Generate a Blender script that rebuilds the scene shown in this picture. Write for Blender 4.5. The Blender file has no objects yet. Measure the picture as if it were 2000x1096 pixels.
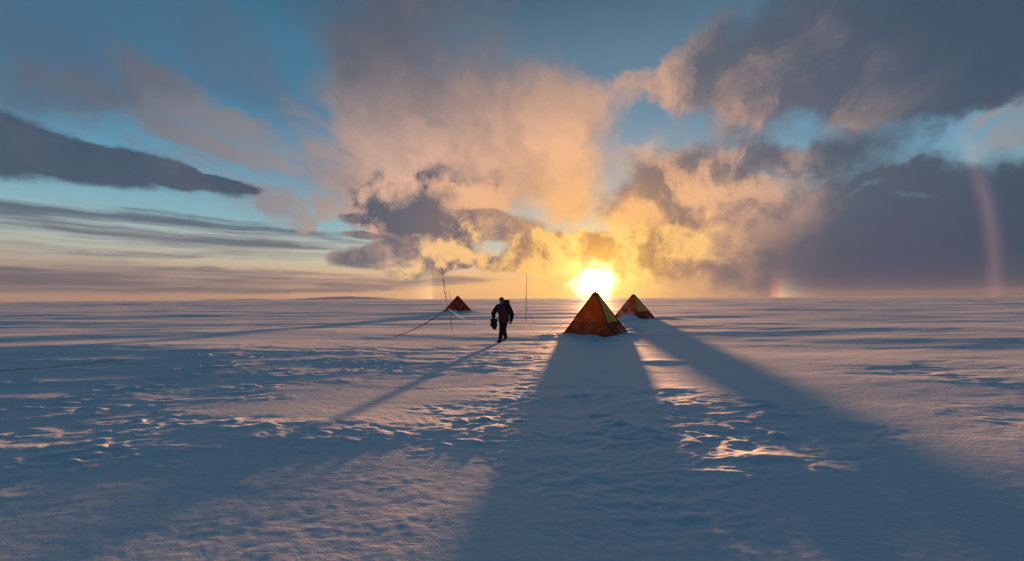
import bpy, bmesh, math, random
import numpy as np
from mathutils import Vector, Matrix

random.seed(7)
C = bpy.context.scene
COL = C.collection
R = math.radians

# ------------------------------------------------------------------ camera
CAM_H = 1.75
PITCH, ROLL = R(2.576), R(0.34)
F = 14.0 / 36.0 * 2000.0            # focal length in photo pixels
fw = Vector((0, math.cos(PITCH), math.sin(PITCH)))
r0 = Vector((1, 0, 0)); u0 = r0.cross(fw)
cr = r0 * math.cos(ROLL) - u0 * math.sin(ROLL)
cu = r0 * math.sin(ROLL) + u0 * math.cos(ROLL)
cam = bpy.data.cameras.new("camera"); camo = bpy.data.objects.new("camera", cam)
COL.objects.link(camo)
cam.sensor_width = 36; cam.lens = 14
cam.clip_start = 0.05; cam.clip_end = 40000
M3 = Matrix((cr, cu, -fw)).transposed()
camo.matrix_world = Matrix.Translation((0, 0, CAM_H)) @ M3.to_4x4()
C.camera = camo

def pdir(px, py):
    """world direction in which the photograph shows a point"""
    d = fw + cr * ((px - 1000) / F) + cu * ((548 - py) / F)
    return d.normalized()
def azel(px, py):
    d = pdir(px, py)
    return math.degrees(math.atan2(d.x, d.y)), math.degrees(math.asin(d.z))

# ------------------------------------------------------------------ view
C.view_settings.view_transform = 'Standard'
C.view_settings.look = 'None'
C.view_settings.gamma = 1
C.view_settings.use_curve_mapping = False
C.view_settings.exposure = 1.5

# ------------------------------------------------------------------ sun
SUN_AZ, SUN_EL = 11.9, 2.05
GLOW_EL = 2.7             # the cloud glare stands a little above the sun itself
sund = Vector((math.sin(R(SUN_AZ)) * math.cos(R(SUN_EL)), math.cos(R(SUN_AZ)) * math.cos(R(SUN_EL)), math.sin(R(SUN_EL))))
glowd = Vector((math.sin(R(SUN_AZ)) * math.cos(R(GLOW_EL)), math.cos(R(SUN_AZ)) * math.cos(R(GLOW_EL)), math.sin(R(GLOW_EL))))
sl = bpy.data.lights.new("sun", 'SUN'); so = bpy.data.objects.new("sun", sl); COL.objects.link(so)
sl.energy = 4.4; sl.angle = R(1.9); sl.color = (1.0, 0.46, 0.20)
so.rotation_euler = sund.to_track_quat('Z', 'Y').to_euler()
so.location = (0, 0, 50)

# ------------------------------------------------------------------ sky
def lin(c):
    o = []
    for v in c:
        v = v / 255.0
        o.append(v / 12.92 if v <= 0.04045 else ((v + 0.055) / 1.055) ** 2.4)
    return o

W = bpy.data.worlds.new("World"); C.world = W; W.use_nodes = True
NT = W.node_tree; NT.nodes.clear()

class Net:
    """small helper that writes node expressions"""
    def __init__(s, nt): s.nt = nt
    def n(s, typ, **kw):
        nd = s.nt.nodes.new(typ)
        for k, v in kw.items(): setattr(nd, k, v)
        return nd
    def put(s, sock, v):
        if v is None: return
        if isinstance(v, bpy.types.NodeSocket): s.nt.links.new(v, sock)
        else: sock.default_value = v
    def m(s, op, a, b=None, c=None, clamp=False):
        nd = s.n('ShaderNodeMath', operation=op, use_clamp=clamp)
        s.put(nd.inputs[0], a); s.put(nd.inputs[1], b); s.put(nd.inputs[2], c)
        return nd.outputs[0]
    def add(s, a, b): return s.m('ADD', a, b)
    def sub(s, a, b): return s.m('SUBTRACT', a, b)
    def mul(s, a, b): return s.m('MULTIPLY', a, b)
    def mad(s, a, b, c): return s.m('MULTIPLY_ADD', a, b, c)
    def v(s, op, a, b=None, scale=None, out=0):
        nd = s.n('ShaderNodeVectorMath', operation=op)
        s.put(nd.inputs[0], a); s.put(nd.inputs[1], b)
        if scale is not None: s.put(nd.inputs['Scale'], scale)
        return nd.outputs[out]
    def vec(s, x, y, z):
        nd = s.n('ShaderNodeCombineXYZ')
        s.put(nd.inputs[0], x); s.put(nd.inputs[1], y); s.put(nd.inputs[2], z)
        return nd.outputs[0]
    def noise(s, vec, scale, detail=6, rough=0.55, lac=2.0, dist=0.0, dims='3D', col=False):
        nd = s.n('ShaderNodeTexNoise', noise_dimensions=dims)
        s.put(nd.inputs['Vector'], vec); nd.inputs['Scale'].default_value = scale
        nd.inputs['Detail'].default_value = detail; nd.inputs['Roughness'].default_value = rough
        nd.inputs['Lacunarity'].default_value = lac; nd.inputs['Distortion'].default_value = dist
        return nd.outputs['Color' if col else 'Fac']
    def ss(s, x, a, b, lo=0.0, hi=1.0):
        nd = s.n('ShaderNodeMapRange', interpolation_type='SMOOTHSTEP')
        s.put(nd.inputs[0], x); s.put(nd.inputs[1], a); s.put(nd.inputs[2], b)
        s.put(nd.inputs[3], lo); s.put(nd.inputs[4], hi)
        return nd.outputs[0]
    def ramp(s, x, stops, interp='LINEAR'):
        nd = s.n('ShaderNodeValToRGB'); s.put(nd.inputs[0], x)
        cr_ = nd.color_ramp; cr_.interpolation = interp
        while len(cr_.elements) < len(stops): cr_.elements.new(0.5)
        for e, (p, c) in zip(cr_.elements, stops):
            e.position = p; e.color = (*lin(c), 1)
        return nd.outputs[0]
    def mix(s, f, a, b, blend='MIX'):
        nd = s.n('ShaderNodeMix', data_type='RGBA', blend_type=blend)
        nd.clamp_factor = True
        s.put(nd.inputs[0], f)
        for k, val in ((6, a), (7, b)):
            if isinstance(val, (tuple, list)): val = (*val[:3], 1)
            s.put(nd.inputs[k], val)
        return nd.outputs[2]
    def blob(s, vec, px, py, wx, wy, rot=0.0, w=1.0):
        """soft ellipse on the sky, centred where the photograph shows it (az/el degrees)"""
        a, e = azel(px, py)
        k = math.cos(math.atan((px - 1000) / F))            # pixels per degree shrink away from the middle
        pd = math.degrees(1 / F)
        mp = s.n('ShaderNodeMapping', vector_type='TEXTURE')
        s.put(mp.inputs['Vector'], vec)
        mp.inputs['Location'].default_value = (a, e, 0)
        mp.inputs['Rotation'].default_value = (0, 0, R(rot))
        mp.inputs['Scale'].default_value = (wx * pd * k * k, wy * pd * k, 1)
        g = s.n('ShaderNodeTexGradient', gradient_type='SPHERICAL')
        s.put(g.inputs[0], mp.outputs[0])
        return g.outputs[1] if w == 1.0 else s.mul(g.outputs[1], w)
    def blobs(s, vec, lst):
        t = None
        for b in lst:
            q = s.blob(vec, *b)
            t = q if t is None else s.add(t, q)
        return t

def build_sky():
    N = Net(NT)
    tc = N.n('ShaderNodeTexCoord')
    D = N.v('NORMALIZE', tc.outputs['Generated'])
    sp = N.n('ShaderNodeSeparateXYZ'); N.put(sp.inputs[0], D)
    X, Y, Z = sp.outputs
    deg = 180 / math.pi
    az = N.mul(N.m('ARCTAN2', X, Y), deg)
    el = N.mul(N.m('ARCSINE', Z), deg)
    elp = N.m('MAXIMUM', el, 0.0)
    AE = N.vec(az, el, 0.0)
    ang = N.mul(N.m('ARCCOSINE', N.m('MINIMUM', N.v('DOT_PRODUCT', D, tuple(glowd), out=1), 0.99999)), deg)
    # planar coordinates of a flat cloud deck overhead
    pl = N.v('SCALE', D, scale=N.m('DIVIDE', 1.0, N.add(N.m('MAXIMUM', Z, 0.0), 0.14)))

    # ---- noises
    wcol = N.noise(D, 5.0, 5, 0.55, col=True)
    wv = N.v('SUBTRACT', wcol, (0.5, 0.5, 0.5))
    wcol2 = N.noise(D, 17.0, 4, 0.6, col=True)
    wv2 = N.v('SUBTRACT', wcol2, (0.5, 0.5, 0.5))
    AEw = N.v('ADD', AE, N.v('ADD', N.v('MULTIPLY', wv, (8.0, 8.0, 0)), N.v('MULTIPLY', wv2, (3.0, 3.0, 0))))
    wcol0 = N.noise(D, 2.3, 7, 0.6, col=True)
    wv0 = N.v('SUBTRACT', wcol0, (0.5, 0.5, 0.5))
    AEb = N.v('ADD', AEw, N.v('MULTIPLY', wv0, (34.0, 22.0, 0)))        # big sheets: ragged at a larger scale too
    AEs = N.v('ADD', AE, N.v('MULTIPLY', wv, (10.0, 1.8, 0)))        # warped mostly sideways, for flat clouds
    AEs = N.v('ADD', AEs, N.v('MULTIPLY', wv2, (3.0, 1.0, 0)))
    Dw = N.v('ADD', D, N.v('SCALE', wv, scale=0.10))
    n_cum = N.noise(Dw, 6.5, 9, 0.58)                      # billowing
    Dsun = N.v('ADD', Dw, tuple((sund - Vector((0, 0.6, 0.0))) * 0.0 + Vector((0.0, 0.0, -0.045))))
    n_cum2 = N.noise(Dsun, 6.5, 6, 0.58)
    n_fine = N.noise(Dw, 19.0, 8, 0.66)
    plw = N.v('ADD', pl, N.v('SCALE', wv, scale=0.7))
    n_pl = N.noise(plw, 1.3, 8, 0.52)
    rot = N.n('ShaderNodeVectorRotate', rotation_type='Z_AXIS'); N.put(rot.inputs['Vector'], plw); rot.inputs['Angle'].default_value = R(SUN_AZ)
    fanv = N.v('MULTIPLY', rot.outputs[0], (1.5, 0.42, 1.0))
    n_fan = N.noise(fanv, 1.0, 10, 0.58)
    n_fan2 = N.noise(N.v('MULTIPLY', rot.outputs[0], (3.4, 1.0, 1.0)), 1.0, 10, 0.68)
    stv = N.vec(N.mul(az, 0.028), N.mul(el, 0.62), 3.0)
    stv = N.v('ADD', stv, N.v('SCALE', wv, scale=0.5))
    n_st = N.noise(stv, 1.0, 7, 0.55)
    # diagonal wisps (upper left)
    wsp = N.vec(N.mul(N.add(N.mul(az, 0.75), N.mul(el, -0.55)), 0.22), N.mul(N.add(N.mul(az, 0.5), N.mul(el, 0.85)), 0.06), 7.0)
    wsp = N.v('ADD', wsp, N.v('SCALE', wv, scale=1.1))
    n_ws = N.noise(wsp, 1.0, 8, 0.6)
    # shared cloud light: brighter on the side of a billow that the sun reaches from below
    relief = N.ss(N.sub(n_cum2, n_cum), -0.13, 0.13)

    # ---- clear air
    clear = N.ramp(N.m('DIVIDE', elp, 90.0), [
        (0.0, (186, 150, 140)), (0.025, (208, 172, 145)), (0.055, (194, 196, 178)), (0.11, (132, 178, 190)),
        (0.175, (94, 154, 182)), (0.26, (54, 126, 162)), (0.35, (56, 112, 142)), (0.46, (20, 72, 102)), (1.0, (6, 50, 74))])
    sky = N.n('ShaderNodeTexSky', sky_type='NISHITA', sun_disc=False)
    sky.sun_elevation = R(SUN_EL); sky.sun_rotation = R(SUN_AZ)
    sky.dust_density = 2.0; sky.ozone_density = 3.0
    rear = N.ramp(N.m('DIVIDE', elp, 90.0), [(0.0, (74, 100, 124)), (0.08, (96, 104, 126)), (0.2, (46, 84, 110)), (0.46, (16, 66, 94)), (1.0, (6, 50, 74))])
    clear = N.mix(N.ss(Y, 0.35, -0.45), clear, rear)
    nish = N.v('SCALE', sky.outputs[0], scale=0.30)
    clear = N.mix(N.mul(N.ss(ang, 24, 58), N.ss(el, 6.5, 0.0)), clear, lin((132, 118, 116)))
    col = N.mix(0.05, clear, nish)
    # glow of the thin air around the sun
    g1 = N.m('EXPONENT', N.mul(ang, -1 / 7.0))
    g1 = N.mul(g1, N.ss(el, 22.0, 0.0))
    col = N.mix(N.mul(N.m('EXPONENT', N.mul(ang, -1 / 13.0)), 0.85), col, lin((238, 206, 172)))
    col = N.mix(N.mul(g1, 0.6), col, lin((255, 205, 120)))

    g3 = N.mul(N.m('EXPONENT', N.mul(ang, -1 / 24.0)), N.ss(el, 8.5, 1.0))
    col = N.mix(N.mul(g3, 1.25), col, lin((254, 190, 112)))
    LIT = [(0.0, (255, 246, 190)), (0.05, (255, 208, 118)), (0.11, (250, 184, 116)), (0.20, (246, 186, 138)), (0.32, (234, 184, 154)),
           (0.46, (166, 147, 142)), (0.65, (122, 121, 130)), (1.0, (88, 98, 116))]
    SHA = [(0.0, (236, 166, 76)), (0.06, (206, 144, 88)), (0.12, (162, 124, 104)), (0.20, (124, 110, 113)), (0.32, (86, 95, 110)),
           (0.46, (64, 80, 100)), (0.7, (60, 78, 102)), (1.0, (46, 70, 98))]
    an = N.m('DIVIDE', ang, 90.0)
    lit = N.ramp(an, LIT); sha = N.ramp(an, SHA)

    # ---- low stratus bands along the horizon, left of the sun
    bm_ = N.blobs(AEs, [(100, 440, 640, 80, 4), (430, 478, 460, 42, 3), (150, 545, 1000, 48, 0), (650, 548, 420, 30, 0), (-100, 520, 900, 60)])
    stm = N.mul(N.m('MULTIPLY', bm_, 5.0, clamp=True), N.ss(N.add(N.m('MINIMUM', bm_, 0.75), N.mul(N.sub(n_st, 0.5), 3.6)), 0.10, 0.95))
    stl = N.ss(n_st, 0.38, 0.62, 0.85, 0.05)
    col = N.mix(N.mul(stm, 0.80), col, N.mix(stl, sha, lit))

    # ---- high thin wisps
    wm = N.blobs(AEb, [(290, 225, 240, 130, -35), (590, 290, 190, 150, -20), (630, 330, 200, 100), (40, 160, 170, 100, -25), (400, 240, 150, 80, -35), (1960, 230, 200, 130), (560, 385, 180, 40), (90, 205, 60, 20)])
    wmk = N.mul(N.ss(N.mul(N.m('MINIMUM', wm, 0.8), N.add(N.mul(N.sub(n_fan2, 0.5), 4.5), 0.75)), 0.0, 0.75), 0.82)
    col = N.mix(wmk, col, N.mix(0.85, sha, lit))
    # grey veil over the top left
    vm = N.blobs(AEw, [(120, 30, 620, 170, 8), (60, 60, 520, 200), (450, 120, 300, 140, -20), (-50, -60, 600, 260)])
    vmk = N.mul(N.m('MULTIPLY', vm, 5.0, clamp=True), N.mul(N.ss(N.add(N.m('MINIMUM', vm, 0.8), N.mul(N.sub(n_fan, 0.52), 2.4)), 0.0, 1.1), 0.66))
    col = N.mix(vmk, col, N.mix(0.30, sha, lit))

    # ---- tall peach sheet that fans up from the sun
    ph = N.blobs(AEb, [(800, -40, 300, 260, 0, .9), (860, 120, 300, 190, 0, .75), (880, 250, 400, 180, 0, .85), (840, 320, 330, 120, 0, .9), (1080, 230, 250, 150, 0, .75), (1000, 340, 360, 100, 0, .8), (700, 60, 170, 200, -18, .35), (1110, 160, 190, 120, 0, .5), (560, 310, 200, 130, 0, .35), (1230, 270, 150, 60, 25, -.55), (1220, 40, 230, 130, 0, -1.0), (620, 150, 110, 120, 0, -.6)])
    phn = N.add(N.add(N.mul(N.sub(n_fan, 0.5), 1.8), N.mul(N.sub(n_fan2, 0.5), 1.0)), N.mul(N.sub(n_cum, 0.5), 0.5))
    phm = N.mul(N.m('MULTIPLY', ph, 5.0, clamp=True), N.ss(N.add(ph, phn), -0.05, 1.30))
    phl = N.mul(N.ss(N.add(N.add(n_fan, N.mul(N.sub(n_cum, 0.5), 1.0)), N.mul(N.sub(n_fan2, 0.5), 0.9)), 0.10, 0.85, 0.45, 1.0), N.ss(N.add(el, N.mul(N.sub(n_pl, .5), 10.0)), 36.0, 17.0, 0.30, 1.1))
    col = N.mix(N.mul(phm, 0.92), col, N.mix(phl, sha, lit))

    # ---- dark sheet over the upper right
    ur = N.blobs(AEb, [(1760, 20, 620, 210, -4, 1.3), (1460, 130, 300, 150, -25, .9), (1600, 200, 460, 110, -6, .9), (1290, 170, 170, 60, -20, .7), (1850, 110, 460, 150, 0, 1.2), (2150, -20, 500, 260, 0, 1.4), (1700, 270, 300, 60, 0, .5), (1230, 270, 160, 65, 25, -.6), (1160, 40, 240, 150, 0, -1.6), (1880, 275, 140, 40, 0, -.7)])
    urn = N.add(N.add(N.mul(N.sub(n_fan, 0.5), 1.6), N.mul(N.sub(n_fan2, 0.5), 0.9)), N.mul(N.sub(n_cum, 0.5), 0.6))
    urm = N.mul(N.m('MULTIPLY', ur, 5.0, clamp=True), N.ss(N.add(ur, urn), -0.05, 1.05))
    url = N.mul(N.ss(N.add(N.add(n_fan, N.mul(N.sub(n_cum, 0.5), 0.8)), N.mul(N.sub(n_fan2, 0.5), .9)), 0.30, 0.80, 0.05, 0.75), N.ss(N.add(ang, N.mul(N.sub(n_pl, .5), 14.0)), 46, 23))
    col = N.mix(N.mul(urm, 0.94), col, N.mix(url, sha, lit))

    # ---- big cumulus bank to the right
    rb_list = [(1330, 430, 200, 140, 0, 1.1), (1540, 410, 320, 150, 0, 1.1), (1760, 470, 380, 165, 0, 1.6), (1990, 480, 340, 170, 0, 1.7), (1300, 335, 180, 40, -18, .8),
               (1420, 295, 160, 50, -10, .8), (1640, 300, 200, 50, 0, .8), (1820, 350, 150, 40, 8, .6), (1450, 520, 380, 90, 0, 1.3), (1800, 560, 500, 90, 0, 1.4), (2200, 450, 500, 200, 0, 1.5), (1230, 400, 80, 60)]
    rb = N.blobs(AEw, rb_list)
    rbd = N.add(rb, N.add(N.mul(N.sub(n_cum, 0.5), 1.7), N.mul(N.sub(n_fine, 0.5), 0.7)))
    rbm = N.mul(N.m('MULTIPLY', rb, 5.0, clamp=True), N.ss(rbd, 0.0, 0.95))
    upe = N.add(el, N.mul(N.sub(n_cum, 0.5), 22.0))
    up = N.ss(upe, 11.0, 18.0)                                        # tops turn their dark side to us
    rl = N.ss(N.add(ang, N.mul(N.sub(n_cum, 0.5), 26.0)), 31.0, 14.0)
    rll = N.mul(rl, N.ss(N.add(N.add(relief, N.mul(N.sub(n_fine, 0.5), 2.0)), N.mul(up, -0.65)), -0.55, 0.85, 0.06, 1.0))
    rcol = N.mix(rll, sha, lit)
    gaps = N.blobs(AEw, [(1570, 378, 70, 14, 10), (1720, 370, 60, 12, 12), (1640, 350, 60, 12, 20), (1790, 390, 60, 12, -15)])
    rbm = N.mul(rbm, N.ss(N.add(gaps, N.mul(N.sub(n_fine, 0.5), 1.2)), 0.95, 0.10, 0.82, 1.0))
    col = N.mix(N.mul(rbm, 0.96), col, rcol)
    # mist that fills the foot of the bank
    mist = N.mul(N.ss(N.add(az, N.mul(N.sub(n_cum, 0.5), 20.0)), 16.0, 34.0), N.ss(el, 15.0, 2.0))
    col = N.mix(N.mul(mist, 0.95), col, N.ramp(N.m('DIVIDE', az, 90.0), [(0.2, (170, 132, 118)), (0.30, (114, 102, 108)), (0.40, (80, 86, 106)), (0.50, (70, 80, 102)), (0.58, (54, 76, 98)), (1.0, (50, 72, 100))]))

    # ---- cumulus left of the sun: dark body, flat lens, dark base
    cb = N.blobs(AEw, [(790, 400, 150, 85, 0, 1.2), (860, 440, 130, 80, 0, 1.2), (740, 400, 110, 60), (900, 390, 160, 70)])
    cm = N.mul(N.m('MULTIPLY', cb, 5.0, clamp=True), N.ss(N.add(cb, N.mul(N.sub(n_cum, 0.5), 1.5)), 0.10, 0.75))
    cl = N.ss(N.add(N.add(relief, N.mul(N.sub(n_fine, 0.5), 1.4)), N.blob(AEw, 830, 420, 120, 80, 0, -1.2)), -0.1, 0.9, 0.05, 0.95)
    col = N.mix(cm, col, N.mix(cl, sha, lit))
    lb = N.blobs(AEs, [(990, 445, 135, 36, -6), (930, 440, 90, 36), (735, 500, 130, 27, 3), (800, 480, 90, 30), (700, 425, 60, 16), (710, 456, 55, 9)])
    lm = N.mul(N.m('MULTIPLY', lb, 5.0, clamp=True), N.ss(N.add(lb, N.mul(N.sub(n_fine, 0.5), 0.6)), 0.08, 0.42))
    col = N.mix(N.mul(lm, 0.92), col, N.mix(N.ss(n_fine, 0.35, 0.75, 0.05, 0.6), sha, lit))
    # golden billows under it
    gb = N.blobs(AEw, [(880, 485, 95, 55), (840, 515, 110, 35), (1060, 480, 110, 50), (1160, 480, 170, 55, 0, 1.5), (1100, 490, 90, 40), (960, 515, 90, 26), (1040, 525, 80, 22), (1290, 490, 150, 75, 0, 1.2), (1230, 490, 100, 70, 0, 1.3)])
    gm = N.mul(N.m('MULTIPLY', gb, 5.0, clamp=True), N.ss(N.add(gb, N.mul(N.sub(n_fine, 0.5), 1.3)), 0.12, 0.62))
    gl = N.ss(N.add(relief, N.mul(N.sub(n_fine, 0.5), 2.2)), -0.1, 0.85, 0.0, 1.0)
    col = N.mix(gm, col, N.mix(gl, sha, N.mix(0.35, lit, lin((255, 214, 120)))))

    # ---- long dark cloud on the left
    lc = N.blobs(AEs, [(-60, 285, 320, 72, -4, 1.3), (170, 318, 250, 44, -8, 1.3), (340, 342, 190, 26, -8, 1.2), (280, 315, 120, 28, -5), (440, 357, 80, 14, -6), (50, 255, 180, 46, -14)])
    lcm = N.mul(N.m('MULTIPLY', lc, 5.0, clamp=True), N.ss(N.add(lc, N.mul(N.sub(n_fine, 0.5), 0.6)), 0.08, 0.55))
    col = N.mix(N.mul(lcm, 0.92), col, N.mix(N.ss(n_cum, 0.4, 0.7, 0.0, 0.25), lin((64, 78, 98)), lit))

    # ---- bright bank of air on the horizon and the sun burning through the cloud
    hz = N.mul(N.mul(N.m('EXPONENT', N.mul(elp, -1 / 1.2)), 0.40), N.ss(az, 40.0, 14.0, 0.08, 1.0))
    hcol = N.ramp(an, [(0.0, (255, 226, 130)), (0.12, (255, 204, 118)), (0.24, (236, 178, 124)), (0.36, (176, 142, 126)), (0.55, (134, 118, 114)), (1.0, (100, 108, 130))])
    col = N.mix(hz, col, hcol)
    yel = N.mul(N.m('EXPONENT', N.mul(ang, -1 / 3.3)), N.ss(n_fine, 0.25, 0.65, 0.35, 1.0))
    col = N.v('ADD', col, N.v('SCALE', (1.0, 0.66, 0.10), scale=N.mul(yel, 1.6)))
    angc = N.m('SQRT', N.add(N.m('POWER', N.mul(N.sub(az, SUN_AZ - 0.3), N.ss(el, 0.0, 4.5, 0.75, 1.05)), 2.0), N.m('POWER', N.mul(N.sub(el, GLOW_EL - 0.25), 0.95), 2.0)))
    cw = N.add(angc, N.mul(N.sub(n_fine, 0.5), 9.0))
    core = N.ss(N.add(cw, N.ss(el, 3.0, 8.0, 0.0, 2.0)), 4.6, 0.4)
    bars = N.ss(N.add(N.blobs(AEs, [(1230, 529, 60, 11, 0, 1.4), (1105, 526, 70, 8, 4, 1.4), (1200, 488, 90, 8, -4, .9)]), N.mul(N.sub(n_fine, 0.5), 0.8)), 0.1, 0.6, 1.0, 0.12)
    core = N.mul(core, bars)
    col = N.v('ADD', col, N.v('SCALE', (3.4, 2.9, 1.9), scale=N.m('POWER', core, 2.6)))

    # ---- ice-crystal sun dogs, 22 degrees either side of the sun, and a faint outer arc
    def dog(px, py, h, strength, side, rd=1.0):
        a0, e0 = azel(px, py)
        da = N.mul(N.sub(az, a0), side)                              # grows away from the sun
        v = N.m('EXPONENT', N.mul(elp, -1.0 / h))
        red = N.m('EXPONENT', N.mul(N.m('POWER', N.m('DIVIDE', N.add(da, 0.45), 0.42), 2.0), -1.0))
        ye = N.mul(N.ss(da, -0.5, 0.4), N.m('EXPONENT', N.mul(N.m('MAXIMUM', da, 0.0), -1 / 1.5)))
        t = N.v('ADD', N.v('SCALE', (0.55, 0.13, 0.02), scale=N.mul(red, rd)), N.v('SCALE', (0.42, 0.30, 0.13), scale=ye))
        return N.v('SCALE', t, scale=N.mul(v, strength))
    col = N.v('ADD', col, dog(1522, 574, 1.15, 1.9, 1, 0.7))
    col = N.v('ADD', col, dog(843, 560, 2.8, 1.3, -1, 0.12))
    ring = N.m('EXPONENT', N.mul(N.m('POWER', N.m('DIVIDE', N.sub(ang, 38.6), 0.5), 2.0), -1.0))
    ring = N.mul(ring, N.mul(N.ss(az, 38.0, 46.0), N.ss(el, 18.0, 9.0)))
    col = N.v('ADD', col, N.v('SCALE', (0.09, 0.040, 0.034), scale=ring))
    # below the horizon
    col = N.mix(N.ss(el, -0.3, -3.0), col, lin((96, 108, 130)))

    bg = N.n('ShaderNodeBackground'); N.put(bg.inputs[0], N.v('SCALE', col, scale=1.0 / 0.3))
    bg.inputs[1].default_value = 0.106                               # 0.106 / 0.3 = 2 ** -exposure
    out = N.n('ShaderNodeOutputWorld'); NT.links.new(bg.outputs[0], out.inputs[0])
build_sky()
W.cycles.sampling_method = 'MANUAL'; W.cycles.sample_map_resolution = 1024

# ------------------------------------------------------------------ helpers
def new_mat(name):
    m = bpy.data.materials.new(name); m.use_nodes = True
    nt = m.node_tree; nt.nodes.clear()
    out = nt.nodes.new('ShaderNodeOutputMaterial')
    return m, Net(nt), out

def tag(o, label=None, cat=None, group=None, kind=None):
    if label: o['label'] = label
    if cat: o['category'] = cat
    if group: o['group'] = group
    if kind: o['kind'] = kind
    return o

def empty(name, loc, label, cat, group=None, rz=0.0):
    o = bpy.data.objects.new(name, None); COL.objects.link(o)
    o.location = loc; o.rotation_euler = (0, 0, rz); o.empty_display_size = 0.2
    return tag(o, label, cat, group)

def link(name, me, mat=None, parent=None):
    o = bpy.data.objects.new(name, me); COL.objects.link(o)
    if mat and not me.materials: me.materials.append(mat)
    if parent: o.parent = parent
    return o

def grid_mesh(name, co, nr, nc, close=False, smooth=True):
    """rows x columns of vertices -> quads"""
    me = bpy.data.meshes.new(name)
    co = np.ascontiguousarray(co, dtype=np.float32).reshape(-1, 3)
    i = np.arange(nr - 1)[:, None] * nc
    j = np.arange(nc if close else nc - 1)[None, :]
    j1 = (j + 1) % nc
    q = np.stack([i + j, i + j1, i + nc + j1, i + nc + j], -1).reshape(-1, 4).astype(np.int32)
    me.vertices.add(len(co)); me.vertices.foreach_set('co', co.ravel())
    me.loops.add(q.size); me.loops.foreach_set('vertex_index', q.ravel())
    me.polygons.add(len(q)); me.polygons.foreach_set('loop_start', np.arange(len(q), dtype=np.int32) * 4)
    if smooth: me.polygons.foreach_set('use_smooth', np.ones(len(q), dtype=bool))
    me.update(calc_edges=True)
    return me

# ------------------------------------------------------------------ noise (numpy gradient noise)
_rs = np.random.RandomState(11)
_P = np.tile(_rs.permutation(512), 2)
_G = np.stack([np.cos(np.linspace(0, 2 * np.pi, 64, False)), np.sin(np.linspace(0, 2 * np.pi, 64, False))], 1)
def pn(x, y, seed=0):
    x = np.asarray(x, float) + seed * 17.37; y = np.asarray(y, float) + seed * 9.71
    xi = np.floor(x).astype(np.int64); yi = np.floor(y).astype(np.int64)
    xf = x - xi; yf = y - yi
    def g(a, b, dx, dy):
        h = _P[(_P[a & 511] + b) & 511] & 63
        v = _G[h]
        return v[..., 0] * dx + v[..., 1] * dy
    u = xf ** 3 * (xf * (xf * 6 - 15) + 10); v = yf ** 3 * (yf * (yf * 6 - 15) + 10)
    n00 = g(xi, yi, xf, yf); n10 = g(xi + 1, yi, xf - 1, yf)
    n01 = g(xi, yi + 1, xf, yf - 1); n11 = g(xi + 1, yi + 1, xf - 1, yf - 1)
    return ((n00 * (1 - u) + n10 * u) * (1 - v) + (n01 * (1 - u) + n11 * u) * v) * 1.5

def flat_pt(px, py):
    d = pdir(px, py); t = -CAM_H / d.z
    return d.x * t, d.y * t

# ------------------------------------------------------------------ snow surface
# ground ellipses (x, y, rx, ry, rotation, strength) of rough, wind-carved crust
def gell(px, py, rx, ry, rot, w):
    x, y = flat_pt(px, py); return (x, y, rx, ry, R(rot), w)
ROUGH = [gell(180, 790, 5.0, 2.6, 0, 1.2), gell(420, 710, 6.5, 2.6, 0, 1.1), gell(760, 705, 4.5, 1.6, 0, .9), gell(120, 880, 2.2, 0.8, 8, 1.0),
         gell(500, 640, 9, 4, 0, .6), gell(660, 845, 1.8, 0.8, 0, .7), gell(1180, 780, 2.0, 2.2, 0, .75), gell(1180, 880, 2.2, 1.4, 0, .8), gell(1250, 960, 1.6, 0.9, 0, .65),
         gell(1450, 830, 1.6, 1.3, -10, 1.25), gell(1500, 890, .9, .5, -10, 1.3), gell(1400, 800, 1.2, .8, 0, 1.1), gell(1700, 730, 4, 1.6, 0, .8), gell(930, 690, 3, 1.4, 0, .8), gell(950, 800, 1.4, .8, 0, .7),
         gell(1050, 1000, 1.4, .6, 0, .35), gell(1165, 674, 3.5, 1.3, 0, .6), gell(1000, 660, 3, 1.2, 0, .45), gell(1600, 640, 12, 6, 0, .35)]
SMOOTH = [gell(620, 785, 2.9, 1.9, 0, 1.2), gell(1750, 950, 2.6, 1.4, 0, .9), gell(400, 980, 1.8, .8, 0, .6), gell(1500, 740, 3.2, 2.0, 0, .9), gell(1300, 690, 2.5, 1.6, 0, .7), gell(1060, 690, 1.0, .8, 0, .5), gell(720, 1000, 2.4, .9, 0, .8), gell(860, 900, 1.2, .7, 0, .45)]
def ell(x, y, e):
    x0, y0, rx, ry, a, w = e
    c, s = math.cos(a), math.sin(a)
    dx, dy = x - x0, y - y0
    u = (dx * c + dy * s) / rx; v = (-dx * s + dy * c) / ry
    return w * np.exp(-(u * u + v * v))

MOUNDS = []          # (x, y, rx, ry, h) banks of drifted snow and one mound added to catch sun, filled in below
def rough_mask(x, y):
    r = np.full_like(x, 0.22)
    for e in ROUGH: r = r + ell(x, y, e)
    for e in SMOOTH: r = r - ell(x, y, e)
    r = r + 0.35 * pn(x / 3.1, y / 1.7, 41) + 0.25 * pn(x / 0.9, y / 0.6, 42)
    return np.clip(r, 0.0, 1.35)

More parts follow.
